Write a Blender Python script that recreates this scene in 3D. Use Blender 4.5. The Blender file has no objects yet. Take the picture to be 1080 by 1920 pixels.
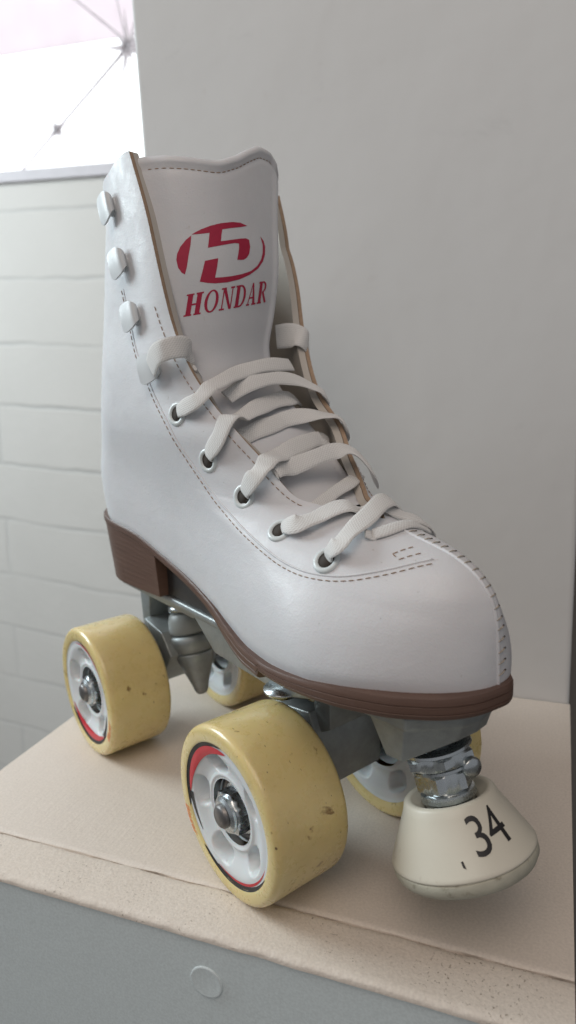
import math
import math
def hermite(tab):
    xs=[t[0] for t in tab]; ys=[t[1] for t in tab]; n=len(xs)
    d=[(ys[i+1]-ys[i])/(xs[i+1]-xs[i]) for i in range(n-1)]
    m=[d[0]]+[0 if d[i-1]*d[i]<=0 else 2*d[i-1]*d[i]/(d[i-1]+d[i]) for i in range(1,n-1)]+[d[-1]]
    def f(x):
        if x<=xs[0]: return ys[0]
        if x>=xs[-1]: return ys[-1]
        lo=0
        while xs[lo+1]<x: lo+=1
        h=xs[lo+1]-xs[lo]; t=(x-xs[lo])/h
        return ((1+2*t)*(1-t)**2*ys[lo]+t*(1-t)**2*h*m[lo]+t*t*(3-2*t)*ys[lo+1]+t*t*(t-1)*h*m[lo+1])
    return f
def sstep(a,b,x):
    t=min(1,max(0,(x-a)/(b-a))); return t*t*(3-2*t)
# ---- boot shape tables (millimetres; x heel->toe, y across, z up) ----
xe_f=hermite([(131,20),(135,11.3),(137,4.6),(141,-1),(146,-6.5),(156.5,-17),(168,-31),(182,-41),(197,-47),(213,-50),(234,-54),(256,-61)])
gn_f=hermite([(130.5,0),(131.5,4),(133,8.5),(135,12),(137,16),(141,17.8),(146,19),(156.5,23.2),(168,25.4),(182,28.4),(197,30.2),(213,31.7),(234,33),(256,34.2)])
gf_f=hermite([(130.5,0),(131.5,4),(133,8.5),(135,12),(137,15.5),(141,16.3),(146,17.3),(156.5,22.5),(168,25),(182,27.6),(197,29.6),(213,31.8),(234,34.2),(256,36)])
xf_lo=hermite([(80,73.2),(88,73.3),(94,73.2),(105,72.7),(112.4,70.8),(118.3,66.3),(123,58),(126.1,46),(127.6,39.6),(129.6,30.5),(132,23),(135,15.2)])
rf_f=hermite([(80,42),(90,44),(100,52),(112,60),(120,66),(127,66),(135,62),(150,58),(165,52),(182,48),(200,42),(223,36),(256,35)])
xb_f=hermite([(80,-145),(95,-146.5),(114,-148.5),(125,-149.5),(135,-148),(155,-143),(179,-138),(202,-134),(223,-129),(237,-124),(256,-116)])
rb_f=hermite([(80,34),(114,36),(135,40),(155,43),(179,46),(202,50),(223,54),(237,54),(256,50)])
Ws_f=hermite([(80,31),(114,32.6),(135,34),(155,34.5),(179,34.2),(202,33.2),(223,33.8),(237,34.4),(256,35.2)])
Wf_f=hermite([(-150,31),(-112,31.5),(-99,30.5),(-76,28.6),(-54,27.8),(-36,28.6),(-20,31),(-4,33.6),(15,36.2),(28,37.2),(42,36),(60,33),(80,29)])
zt_f=hermite([(-60,215),(-40,186),(-10,153),(5,141),(20,133),(40,127.4),(58,123),(66,118.3),(72,108),(78,100)])
zs_f=hermite([(-152,115),(-126,113.5),(-99,111),(-76,104.5),(-54,98),(-36,92.5),(-22,88.5),(-5,85.2),(8,85),(15,85.6),(28,87.2),(42,88.7),(55,89.3),(80,89.3)])
def Wx(x,z):
    k=max(0,(z-88)/max(5,zt_f(x)-88)); k=min(1,k)
    bulge=1.4*math.sin(math.pi*min(1,k*1.6)) 
    wf=Wf_f(x)*(1-.36*k**2.2)+bulge-1.2*(1-sstep(84,93,z))
    ws=Ws_f(z)
    return wf+(ws-wf)*sstep(112,165,z)*sstep(45,-10,x) if x<45 else wf
def sstep_(a,b,x): return sstep(a,b,x)
def sst(a,b,x):
    t=min(1,max(0,(x-a)/(b-a))); return t*t*(3-2*t)
sstep=sst
def row(z,side,off=0.0):
    """points of one horizontal slice of one side, back centre to facing edge; side -1 near, +1 far"""
    xb,rb=xb_f(z),rb_f(z); rf=rf_f(z)
    g=(gn_f if side<0 else gf_f)(z)
    if z<135:
        xf=xf_lo(z)
        if z>126:
            w5=Wx(xe_f(135),135); xf+=(xe_f(135)+rf_f(135)*(1-math.sqrt(max(.02,1-(gn_f(135)/w5)**2)))-15.2)*sst(126,135,z)
        ph=math.asin(min(.8,g/Wx(xe_f(max(z,131)),z))) if z>130.5 else 0.
    else:
        xe=xe_f(z); gn=gn_f(z); w=Wx(xe,z)
        c=math.sqrt(max(0.02,1-(gn/w)**2)); xf=xe+rf*(1-c)
        ph=math.asin(min(.99,g/w))
    x0=xb+rb; x1=xf-rf
    if x0>x1-3: rb=x1-3-xb
    pts=[]
    NB,NM,NF=22,16,34
    for i in range(NB):
        a=math.pi/2*i/NB; x=xb+rb*(1-math.cos(a)); pts.append((x,Wx(x,z)*math.sin(a)))
    x0=xb+rb; x1=xf-rf
    if x0>x1-3: x0=x1-3; rb=x0-xb
    for i in range(NM):
        x=x0+(x1-x0)*i/NM; pts.append((x,Wx(x,z)))
    for i in range(NF+1):
        a=math.pi/2+(ph-math.pi/2)*i/NF; x=xf-rf*(1-math.cos(a)) if x1>x0 or True else 0
        pts.append((x,Wx(x,z)*math.sin(a)))
    out=[]
    for x,y in pts:
        zz=z+(zs_f(x)-2.5-86)*max(0,1-(z-86)/70.)*(1-0*z) if z<156 else z
        if z>190:
            k=((z-190)/66)**2
            zz-=k*(4*sst(-62,-82,x)+9*sst(-82,-112,x)+ (7*sst(-5,30,y*side)))
        if side>0: y*=1-sst(-5,25,x)*(.09+.27*sst(96,121,z))-.10*sst(40,72,x)
        out.append((x,y*side,zz))
    return out
ZR=[86,87,88,89,90]+[91+i for i in range(19)]+[110+.5*i for i in range(60)]+[140+1.45*i for i in range(81)]
xt_f=hermite([(120,26),(130,12),(137,-4),(146,-13.5),(156,-24),(168,-37),(176,-42),(184,-43),(197,-41.5),(213,-40.2),(234,-42),(262,-45.5)])
def tongue_x(y,z):
    d=y+6
    return xt_f(z)-((.021 if d<0 else .009)*d*d)*(1-.6*sst(190,165,z))-.25*max(0,-y-24)**1.5
yR_f=hermite([(120,19),(140,18),(156,16),(168,14),(184,13.2),(197,15.8),(227,21.5),(243,25.5),(252,27),(262,27)])
def tongue_top(y):
    return TT_f(y)
TT_f=hermite([(-36,250),(-31,254.4),(-21.7,253.6),(-9.5,252.6),(0,255.2),(9,259.5),(16,262),(21,262),(25,258),(28,250)])
NUMDIR=(.965,-.26,0); NUMROT=0.08; NUMD=7.2
SKY=1.7; EXPO=0.34
WORLD=(.88,.90,.95,.25)
# name, location (mm), target, size (m), watts, colour, second size
LIGHTS=[('window_light_left',(-900,-620,620),(-20,0,120),.5,9.0,(.81,.93,.98),.5),
        ('room_fill',(380,-560,1050),(0,0,80),.8,3.8,(1.0,.85,.73),.8)]  # added warm fill lamp above and to the right, no fitting modelled
import bpy, bmesh, random
import numpy as np
from mathutils import Vector, Matrix
from mathutils.bvhtree import BVHTree
S=0.001
C=bpy.context.scene.collection
sc=bpy.context.scene
random.seed(7); rng=np.random.default_rng(5)
pi=math.pi
# ------------------------------------------------------------------ helpers
def mesh_obj(name,V,F,mats,parent=None,smooth=True,fm=None,uv=None,col=None):
    me=bpy.data.meshes.new(name)
    me.from_pydata([(v[0]*S,v[1]*S,v[2]*S) for v in V],[],F)
    if not isinstance(mats,(list,tuple)): mats=[mats]
    for m in mats: me.materials.append(m)
    if fm is not None: me.polygons.foreach_set('material_index',fm)
    me.polygons.foreach_set('use_smooth',[smooth]*len(me.polygons))
    if uv is not None:
        l=me.uv_layers.new(name='UVMap')
        for lp in me.loops: l.data[lp.index].uv=uv[lp.vertex_index]
    me.update()
    o=bpy.data.objects.new(name,me); C.objects.link(o)
    if parent: o.parent=parent
    return o
def tag(o,label=None,cat=None,group=None,kind=None):
    if label: o['label']=label
    if cat: o['category']=cat
    if group: o['group']=group
    if kind: o['kind']=kind
    return o
def empty(name,loc=(0,0,0)):
    o=bpy.data.objects.new(name,None); C.objects.link(o); o.location=[a*S for a in loc]
    o.empty_display_size=.02
    return o
class MB:
    def __init__(s): s.V=[];s.F=[];s.M=[]
    def add(s,V,F,m=0):
        b=len(s.V); s.V+=[tuple(v) for v in V]; s.F+=[tuple(b+i for i in f) for f in F]; s.M+=[m]*len(F); return s
    def obj(s,name,mats,parent=None,smooth=True,bevel=0,seg=2,angle=30,auto=False):
        o=mesh_obj(name,s.V,s.F,mats,parent,smooth,s.M)
        bm=bmesh.new(); bm.from_mesh(o.data); bmesh.ops.recalc_face_normals(bm,faces=bm.faces); bm.to_mesh(o.data); bm.free()
        if bevel:
            b=o.modifiers.new('bevel','BEVEL'); b.width=bevel*S; b.segments=seg; b.limit_method='ANGLE'; b.angle_limit=math.radians(angle)
            b.harden_normals=False
        if auto:
            me=o.data
            try: me.set_sharp_from_angle(angle=math.radians(35))
            except Exception: pass
        return o
def frame(axis):
    a=Vector(axis).normalized(); t=Vector((0,0,1)) if abs(a.z)<.9 else Vector((1,0,0))
    u=a.cross(t).normalized(); v=a.cross(u).normalized(); return a,u,v
def lathe(mb,p0,axis,prof,n=48,m=0,cap=True,phase=0,ms=None):
    """prof: list of (distance along axis, radius)"""
    a,u,v=frame(axis); p0=Vector(p0); V=[];F=[];M=[]
    for d,r in prof:
        for k in range(n):
            t=2*pi*k/n+phase; V.append(p0+a*d+(u*math.cos(t)+v*math.sin(t))*r)
    for i in range(len(prof)-1):
        for k in range(n):
            F.append((i*n+k,i*n+(k+1)%n,(i+1)*n+(k+1)%n,(i+1)*n+k))
    if cap:
        F.append(tuple(range(n))[::-1]); F.append(tuple((len(prof)-1)*n+k for k in range(n)))
    return mb.add(V,F,m)
def hexnut(mb,p0,axis,h,r,m=0,phase=0,ch=.12):
    # hexagonal nut with chamfered corners
    a,u,v=frame(axis); p0=Vector(p0)
    V=[];F=[];n=36
    def hexr(t): 
        k=(t%(pi/3))-pi/6; return r*math.cos(pi/6)/math.cos(k)
    rc=r*math.cos(pi/6)*1.0
    rings=[(0,lambda t:min(hexr(t),rc)*.98),(h*ch,hexr),(h*(1-ch),hexr),(h,lambda t:min(hexr(t),rc)*.98)]
    for d,f in rings:
        for k in range(n):
            t=2*pi*k/n; V.append(p0+a*d+(u*math.cos(t+phase)+v*math.sin(t+phase))*f(t))
    for i in range(3):
        for k in range(n): F.append((i*n+k,i*n+(k+1)%n,(i+1)*n+(k+1)%n,(i+1)*n+k))
    F.append(tuple(range(n))[::-1]); F.append(tuple(3*n+k for k in range(n)))
    return mb.add(V,F,m)
def prism(mb,pts,y0,y1,m=0,ax='y'):
    n=len(pts)
    if ax=='y': V=[(a,y0,b) for a,b in pts]+[(a,y1,b) for a,b in pts]
    elif ax=='z': V=[(a,b,y0) for a,b in pts]+[(a,b,y1) for a,b in pts]
    else: V=[(y0,a,b) for a,b in pts]+[(y1,a,b) for a,b in pts]
    F=[tuple(range(n)),tuple(range(2*n-1,n-1,-1))]+[(i,(i+1)%n+0,n+(i+1)%n,n+i) for i in range(n)]
    return mb.add(V,F,m)
def box(mb,x0,x1,y0,y1,z0,z1,m=0): return prism(mb,[(x0,z0),(x1,z0),(x1,z1),(x0,z1)],y0,y1,m)
def catmull(P,step):
    P=[Vector(p) for p in P]; out=[]
    Q=[P[0]*2-P[1]]+P+[P[-1]*2-P[-2]]
    for i in range(1,len(Q)-2):
        a,b,c,d=Q[i-1:i+3]; n=max(2,int((c-b).length/step))
        for k in range(n):
            t=k/n
            out.append(.5*((2*b)+(c-a)*t+(2*a-5*b+4*c-d)*t*t+(3*b-a-3*c+d)*t**3))
    out.append(P[-1]); return out
def tube(mb,P,r,n=8,m=0,closed=False,rf=None):
    V=[];F=[];N=len(P); P=[Vector(p) for p in P]
    T=(P[1]-P[0]).normalized(); ref=Vector((0,0,1)) if abs(T.z)<.9 else Vector((1,0,0)); U=T.cross(ref).normalized()
    for i,p in enumerate(P):
        T=(P[min(i+1,N-1)]-P[max(i-1,0)]).normalized(); U=(U-T*U.dot(T)).normalized(); W=T.cross(U)
        rr=r if rf is None else r*rf(i/(N-1))
        for k in range(n):
            t=2*pi*k/n; V.append(p+(U*math.cos(t)+W*math.sin(t))*rr)
    for i in range(N-1):
        for k in range(n): F.append((i*n+k,i*n+(k+1)%n,(i+1)*n+(k+1)%n,(i+1)*n+k))
    F.append(tuple(range(n))[::-1]); F.append(tuple((N-1)*n+k for k in range(n)))
    return mb.add(V,F,m)
# ------------------------------------------------------------------ materials
def newmat(name):
    m=bpy.data.materials.new(name); m.use_nodes=True; nt=m.node_tree
    b=nt.nodes['Principled BSDF']; return m,nt,b
def node(nt,t,**k):
    n=nt.nodes.new(t)
    for a,v in k.items():
        if a.startswith('i_'): n.inputs[a[2:].replace('_',' ')].default_value=v
        else: setattr(n,a,v)
    return n
def coords(nt,kind='Object'):
    return node(nt,'ShaderNodeTexCoord').outputs[kind]
def noise(nt,co,scale,detail=4,rough=.55,dist=0):
    n=node(nt,'ShaderNodeTexNoise'); n.inputs['Scale'].default_value=scale; n.inputs['Detail'].default_value=detail
    n.inputs['Roughness'].default_value=rough; n.inputs['Distortion'].default_value=dist
    nt.links.new(co,n.inputs['Vector']); return n.outputs['Fac']
def ramp(nt,f,stops):
    r=node(nt,'ShaderNodeValToRGB'); e=r.color_ramp.elements
    while len(e)<len(stops): e.new(.5)
    for i,(p,c) in enumerate(stops):
        e[i].position=p; e[i].color=(c,c,c,1) if not hasattr(c,'__len__') else (*c,1)
    nt.links.new(f,r.inputs['Fac']); return r.outputs['Color']
def mixc(nt,f,a,b,mode='MIX'):
    m=node(nt,'ShaderNodeMix',data_type='RGBA',blend_type=mode)
    for s,v in ((0,f),(6,a),(7,b)):
        if hasattr(v,'is_linked') or isinstance(v,bpy.types.NodeSocket): nt.links.new(v,m.inputs[s])
        else: m.inputs[s].default_value=(*v,1) if hasattr(v,'__len__') else v
    return m.outputs[2]
def bump(nt,b,h,strength,dist,prev=None):
    n=node(nt,'ShaderNodeBump'); n.inputs['Strength'].default_value=strength; n.inputs['Distance'].default_value=dist*S
    nt.links.new(h,n.inputs['Height'])
    if prev: nt.links.new(prev,n.inputs['Normal'])
    nt.links.new(n.outputs['Normal'],b.inputs['Normal']); return n.outputs['Normal']
def scaled(nt,co,s):
    m=node(nt,'ShaderNodeMapping'); m.inputs['Scale'].default_value=s; nt.links.new(co,m.inputs['Vector']); return m.outputs['Vector']
def simple(name,col,rough=.5,metal=0,var=.08,vs=60,bs=0,bd=.1,bsc=900,spec=None,coat=0,dirt=None):
    m,nt,b=newmat(name); co=coords(nt)
    f=noise(nt,co,vs,5)
    c1=tuple(c*(1-var) for c in col); c2=tuple(min(1,c*(1+var)) for c in col)
    out=mixc(nt,f,c1,c2)
    if dirt:
        d=ramp(nt,noise(nt,co,dirt[1],7,.7),[(dirt[2],0),(dirt[3],1)]); out=mixc(nt,d,out,dirt[0])
    nt.links.new(out,b.inputs['Base Color'])
    b.inputs['Roughness'].default_value=rough; b.inputs['Metallic'].default_value=metal
    if coat: b.inputs['Coat Weight'].default_value=coat; b.inputs['Coat Roughness'].default_value=.15
    r=ramp(nt,noise(nt,co,vs*3,4),[(.3,max(0,rough-.07)),(.7,min(1,rough+.07))]); nt.links.new(r,b.inputs['Roughness'])
    if bs: bump(nt,b,noise(nt,co,bsc,3),bs,bd)
    return m,nt,b
M={}
# white synthetic leather: fine grain, faint scuffs
m,nt,b=newmat('white_leather'); co=coords(nt)
f=noise(nt,co,35,6,.6); col=mixc(nt,f,(.61,.61,.63),(.665,.66,.67))
sc_=ramp(nt,noise(nt,scaled(nt,co,(1,2.2,1)),90,8,.75,.6),[(.66,0),(.74,1)])
col=mixc(nt,sc_,col,(.50,.48,.45))
sp_=ramp(nt,noise(nt,co,420,4,.6),[(.70,0),(.76,1)]); col=mixc(nt,sp_,col,(.46,.44,.42))
nt.links.new(col,b.inputs['Base Color']); b.inputs['Roughness'].default_value=.42
vor=node(nt,'ShaderNodeTexVoronoi'); vor.inputs['Scale'].default_value=1500; nt.links.new(co,vor.inputs['Vector'])
n1=bump(nt,b,vor.outputs['Distance'],.22,.14)
n2=bump(nt,b,noise(nt,co,60,5,.6),.22,1.0,n1)
wr=noise(nt,scaled(nt,co,(1,1,2.6)),28,4,.55,1.2)
bump(nt,b,ramp(nt,wr,[(.44,0),(.50,1),(.56,0)]),.035,.6,n2)
rr=ramp(nt,noise(nt,co,130,6,.7),[(.35,.36),(.65,.54)]); nt.links.new(rr,b.inputs['Roughness'])
b.inputs['Subsurface Weight'].default_value=.03; b.inputs['Subsurface Scale'].default_value=.001
M['leather']=m
M['lining']=simple('cream_lining',(.50,.46,.41),.8,bs=.3,bd=.2,bsc=1600)[0]
M['raw_edge']=simple('tan_raw_edge',(.36,.25,.17),.85,var=.3,vs=500,bs=.5,bd=.2,bsc=1500)[0]
M['thread']=simple('grey_brown_thread',(.32,.22,.155),.8)[0]
M['hole']=simple('dark_stitch_hole',(.045,.035,.028),.9)[0]
M['white_paint']=simple('white_painted_metal',(.62,.66,.66),.3,vs=40)[0]
M['hook_paint']=simple('white_painted_hook',(.60,.62,.63),.35,vs=40)[0]
M['red']=simple('crimson_print',(.40,.012,.05),.5,var=.15,vs=500)[0]
M['black_print']=simple('black_print',(.015,.013,.013),.5)[0]
M['red_print']=simple('red_wheel_print',(.55,.015,.03),.4)[0]
M['orange_print']=simple('orange_wheel_print',(.75,.22,.07),.5)[0]
# laces: woven cotton, UV in millimetres
m,nt,b=newmat('woven_lace'); uv=coords(nt,'UV')
w1=node(nt,'ShaderNodeTexWave',wave_type='BANDS',bands_direction='DIAGONAL'); w1.inputs['Scale'].default_value=.55; w1.inputs['Distortion'].default_value=.6
nt.links.new(scaled(nt,uv,(1,1,1)),w1.inputs['Vector'])
w2=node(nt,'ShaderNodeTexWave',wave_type='BANDS',bands_direction='Y'); w2.inputs['Scale'].default_value=.42; w2.inputs['Distortion'].default_value=.3
nt.links.new(uv,w2.inputs['Vector'])
hh=mixc(nt,.45,w1.outputs['Color'],w2.outputs['Color'])
nt.links.new(mixc(nt,hh,(.59,.58,.56),(.74,.73,.715)),b.inputs['Base Color'])
b.inputs['Roughness'].default_value=.9; b.inputs['Sheen Weight'].default_value=.3
n1=bump(nt,b,hh,.38,.3); bump(nt,b,noise(nt,coords(nt),2500,3),.4,.2,n1)
M['lace']=m
# brown stacked sole
m,nt,b=newmat('brown_sole'); co=coords(nt)
g=noise(nt,scaled(nt,co,(30,30,900)),1,5,.6)
col=mixc(nt,g,(.080,.043,.031),(.145,.083,.060))
col=mixc(nt,ramp(nt,noise(nt,co,160,6,.7),[(.6,0),(.75,1)]),col,(.14,.085,.07))
nt.links.new(col,b.inputs['Base Color']); b.inputs['Roughness'].default_value=.45
bump(nt,b,g,.4,.3); M['sole']=m
M['shank']=simple('shadow_black_shank',(.018,.015,.014),.6)[0]
# wheel polyurethane
m,nt,b=newmat('amber_urethane'); co=coords(nt)
f=noise(nt,co,40,5,.6)
col=mixc(nt,f,(.64,.50,.21),(.72,.59,.28))
d0=ramp(nt,noise(nt,scaled(nt,co,(1,.5,1)),48,7,.7,.5),[(.5,0),(.75,.55)]); col=mixc(nt,d0,col,(.52,.38,.15))
d1=ramp(nt,noise(nt,co,110,5,.6,.4),[(.655,0),(.71,1)])
col=mixc(nt,d1,col,(.25,.15,.05))
d2=ramp(nt,noise(nt,scaled(nt,co,(1,2.5,1)),330,3,.5),[(.71,0),(.75,1)])
col=mixc(nt,d2,col,(.12,.07,.03))
nt.links.new(col,b.inputs['Base Color'])
b.inputs['Subsurface Weight'].default_value=.35; b.inputs['Subsurface Radius'].default_value=(1,.6,.2); b.inputs['Subsurface Scale'].default_value=.003
b.inputs['Coat Weight'].default_value=.35; b.inputs['Coat Roughness'].default_value=.1
rr=ramp(nt,noise(nt,co,200,6,.7),[(.35,.22),(.7,.42)]); nt.links.new(rr,b.inputs['Roughness'])
bump(nt,b,noise(nt,co,500,5,.7),.12,.15); M['pu']=m
m2,nt,b=newmat('hub_plastic'); co=coords(nt)
nt.links.new(mixc(nt,noise(nt,co,80,4),(.60,.62,.63),(.68,.70,.70)),b.inputs['Base Color']); b.inputs['Roughness'].default_value=.4
b.inputs['Subsurface Weight'].default_value=.15; b.inputs['Subsurface Scale'].default_value=.002; M['hub']=m2
M['zinc']=simple('zinc_steel',(.52,.55,.56),.28,1,var=.15,vs=250,bs=.03,bd=.1,bsc=500)[0]
M['dull_steel']=simple('dull_axle_steel',(.20,.19,.185),.45,.9,var=.25,vs=300,bs=.3,bd=.1,bsc=1200)[0]
M['alloy']=simple('cast_alloy',(.34,.36,.36),.5,.75,var=.25,vs=260,bs=.7,bd=.15,bsc=1500)[0]
M['dark_metal']=simple('dark_bearing',(.035,.035,.037),.4,.6)[0]
M['cushion']=simple('grey_cushion',(.30,.31,.30),.4)[0]
m,nt,b=simple('toe_stop_rubber',(.66,.62,.52),.42,var=.05,vs=50,bs=.25,bd=.15,bsc=500,dirt=((.34,.28,.19),70,.60,.80))
M['stop']=m
M['stop_rim']=simple('worn_stop_rim',(.44,.42,.34),.6,var=.2,vs=130,bs=.6,bd=.3,bsc=600,dirt=((.12,.095,.05),140,.56,.70))[0]
# pedestal paint
def paint(name,c1,c2,rough,grain=(8,200,1),gstr=.3,pit=.4,dirtc=(.20,.14,.07),dlo=.68,dhi=.75):
    m,nt,b=newmat(name); co=coords(nt)
    f=noise(nt,co,7,5,.6); col=mixc(nt,f,c1,c2)
    fine=noise(nt,co,1100,2,.5); col=mixc(nt,ramp(nt,fine,[(.35,0),(.65,1)]),col,mixc(nt,.10,col,(0,0,0)))
    d=ramp(nt,noise(nt,co,900,3,.6),[(dlo,0),(dhi,1)]); gate=ramp(nt,noise(nt,co,24,3),[(.45,0),(.62,1)])
    dm=mixc(nt,1.0,d,gate,'MULTIPLY'); col=mixc(nt,dm,col,dirtc)
    nt.links.new(col,b.inputs['Base Color']); b.inputs['Roughness'].default_value=rough
    g=noise(nt,scaled(nt,co,grain),1,4,.65)
    n1=bump(nt,b,g,gstr,.5); n2=bump(nt,b,noise(nt,co,650,4,.6),pit,.35,n1); bump(nt,b,noise(nt,co,30,3),.25,2,n2)
    return m
M['cream_paint']=paint('worn_cream_paint',(.65,.575,.50),(.74,.665,.59),.55,(700,25,30),.30,.22)
M['cream_edge']=paint('rough_cream_edge',(.64,.56,.48),(.74,.665,.585),.7,(60,60,60),.15,.7,(.13,.09,.05),.60,.68)
M['grey_paint']=paint('blue_grey_paint',(.63,.70,.71),(.68,.745,.75),.5,(600,600,14),.22,.3,(.2,.2,.2),.8,.9)
def wallmat(name,c1,c2,bmp=.25,stain=None):
    m,nt,b=newmat(name); co=coords(nt)
    col=mixc(nt,noise(nt,co,3,6,.6),c1,c2)
    col=mixc(nt,ramp(nt,noise(nt,co,14,6,.7,.5),[(.62,0),(.8,1)]),col,tuple(a*.88 for a in c1))
    if stain: 
        st=ramp(nt,noise(nt,co,26,3,.5),[(.71,0),(.80,1)]); col=mixc(nt,st,col,stain)
    nt.links.new(col,b.inputs['Base Color']); b.inputs['Roughness'].default_value=.75
    n1=bump(nt,b,noise(nt,co,160,5,.6),bmp,.6); bump(nt,b,noise(nt,co,12,4),.3,4,n1); return m,nt,b,col,co
M['plaster']=wallmat('plaster_wall',(.63,.63,.625),(.68,.68,.67),.12,stain=(.55,.52,.50))[0]
M['glass_white']=simple('white_bar_paint',(.75,.72,.72),.5)[0]
# ------------------------------------------------------------------ roller skate
skate=tag(empty('roller_skate',(-25,0,0)),'white high-top roller skate with amber wheels and pale toe stop standing on the pedestal','roller skate')
def SP(o): 
    o.parent=skate; o.matrix_parent_inverse=Matrix.Translation((.025,0,0)); return o
# boot shells
rows={}
for s in (-1,1): rows[s]=np.array([row(z,s) for z in ZR])
nR,nC=rows[-1].shape[:2]
def gnormals(G,s):
    du=np.gradient(G,axis=1); dv=np.gradient(G,axis=0); n=np.cross(du,dv)*(1 if s<0 else -1)
    l=np.linalg.norm(n,axis=2,keepdims=True); l[l<1e-9]=1; n=n/l
    return n
nrm={s:gnormals(rows[s],s) for s in (-1,1)}
# make the normals agree along the back seam and the closed toe seam
for j in (0,):
    a=(nrm[-1][:,j]+nrm[1][:,j])/2; a/=np.linalg.norm(a,axis=1,keepdims=True); nrm[-1][:,j]=a; nrm[1][:,j]=a
iz=[i for i,z in enumerate(ZR) if z<=130.5][-1]
a=(nrm[-1][:iz+1,-1]+nrm[1][:iz+1,-1])/2; a/=np.linalg.norm(a,axis=1,keepdims=True); nrm[-1][:iz+1,-1]=a; nrm[1][:iz+1,-1]=a
if nrm[-1][30,25,1]>0:
    nrm={s:-nrm[s] for s in nrm}
def shell(name,d0,d1,mats,trim=0,i0=0):
    V=[];F=[];fm=[]
    for s in (-1,1):
        G=rows[s]; N=nrm[s]; nc=nC-trim
        b=len(V); A=G-N*d0; B=G-N*d1
        for i in range(i0,nR): V+= [tuple(x) for x in A[i,:nc]]
        c=len(V)
        for i in range(i0,nR): V+= [tuple(x) for x in B[i,:nc]]
        n=nR-i0
        def q(p,i,j): return p+i*nc+j
        for i in range(n-1):
            for j in range(nc-1):
                f=(q(b,i,j),q(b,i,j+1),q(b,i+1,j+1),q(b,i+1,j)); g=(q(c,i,j),q(c,i+1,j),q(c,i+1,j+1),q(c,i,j+1))
                if s>0: f=f[::-1]; g=g[::-1]
                F.append(f); fm.append(0); F.append(g); fm.append(1)
        for i in range(n-1):     # facing edge
            if ZR[i+i0]<130.5 : continue
            f=(q(b,i,nc-1),q(c,i,nc-1),q(c,i+1,nc-1),q(b,i+1,nc-1)); F.append(f if s<0 else f[::-1]); fm.append(2)
        for j in range(nc-1):    # collar edge
            f=(q(b,n-1,j),q(b,n-1,j+1),q(c,n-1,j+1),q(c,n-1,j)); F.append(f if s<0 else f[::-1]); fm.append(0 if d0<1 else 1)
    o=mesh_obj(name,V,F,mats,None,True,fm)
    bm=bmesh.new(); bm.from_mesh(o.data); bmesh.ops.remove_doubles(bm,verts=bm.verts,dist=.00004)
    bm.normal_update(); bm.to_mesh(o.data); bm.free()
    o.data.set_sharp_from_angle(angle=math.radians(60))
    return SP(o)
upper=shell('upper',0,1.5,[M['leather'],M['raw_edge'],M['raw_edge']])
lining=shell('lining',1.7,4.3,[M['raw_edge'],M['lining'],M['lining']],0,4)
bmv=[];bmf=[]
for s in (-1,1):
    b0=len(bmv)
    for i in range(nR): bmv+=[tuple(x) for x in rows[s][i]]
    for i in range(nR-1):
        for j in range(nC-1):
            f=(b0+i*nC+j,b0+i*nC+j+1,b0+(i+1)*nC+j+1,b0+(i+1)*nC+j); bmf.append(f if s<0 else f[::-1])
BT=BVHTree.FromPolygons(bmv,bmf)
def snap(p,off=0.):
    h=BT.find_nearest(Vector(p)); n=h[1]
    if n.dot(Vector(h[0])-Vector((-70 if h[0].z>150 else h[0].x-10*(1 if h[0].x>0 else 0),0,h[0].z-8)))<0: n=-n
    return h[0]+n*off,n
def snap_path(P,step,off=0.): return [snap(p,off) for p in catmull(P,step)]
# stitches as small capsules lying on the surface
def dashes(mb,path,L,gap,r,off,m=0):
    pts=[p for p,_ in path]; 
    acc=0; seg=[]; on=True
    cur=[pts[0]]
    for a,b_ in zip(pts[:-1],pts[1:]):
        acc+=(b_-a).length; cur.append(b_)
        if acc>=(L if on else gap):
            if on and len(cur)>1:
                idx=cur; tube(mb,idx,r,6,m,rf=lambda t:(.35+.65*math.sin(pi*min(1,max(0,t)))**.4))
            on=not on; acc=0; cur=[b_]
EYELETS = [(-44.2, -32.2, 163.8), (-29.9, -29.1, 147.4), (-13.5, -25.6, 135.9), (5.3, -24.7, 126.9), (28.3, -24.8, 121.4)]
HOOKS = [(-78.4, -34.0, 240.8), (-73.6, -33.7, 220.2), (-68.2, -33.2, 200.2), (-56.4, -33.2, 180.5)]
SEAM_SIDE = [(-78.9, -33.4, 210.5), (-75.9, -33.2, 199.3), (-70.6, -33.9, 185.9), (-65.0, -34.2, 178.8), (-58.3, -34.0, 168.8), (-50.9, -33.8, 160.0), (-44.9, -32.3, 151.3), (-37.8, -30.3, 142.7), (-28.3, -28.9, 133.8), (-14.2, -29.6, 126.3), (-1.0, -30.2, 121.3), (10.8, -30.5, 117.9), (21.2, -30.1, 116.4), (30.4, -28.3, 116.3), (37.7, -25.3, 117.1), (44.3, -20.9, 118.7), (49.5, -16.4, 120.4), (53.9, -11.2, 122.1), (56.1, -8.1, 122.7)]
SEAM_EDGE = [(-54.5, -32.4, 202.4), (-51.3, -31.6, 193.7), (-45.5, -30.3, 182.1), (-38.2, -28.3, 172.0), (-29.9, -26.6, 164.0), (-21.8, -25.6, 157.3), (-14.7, -23.1, 150.5), (-6.6, -20.4, 142.6), (0.7, -18.4, 136.8), (5.8, -16.4, 133.9), (8.6, -14.7, 132.7)]
BOXES=[[(44.7, -13.3, 124.2), (47.4, -5.8, 125.7)],[(47.5, -13.8, 123.1), (51.0, -7.5, 124.6)],[(44.7, -13.3, 124.2), (47.5, -13.8, 123.1)]]
st=MB()
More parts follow.
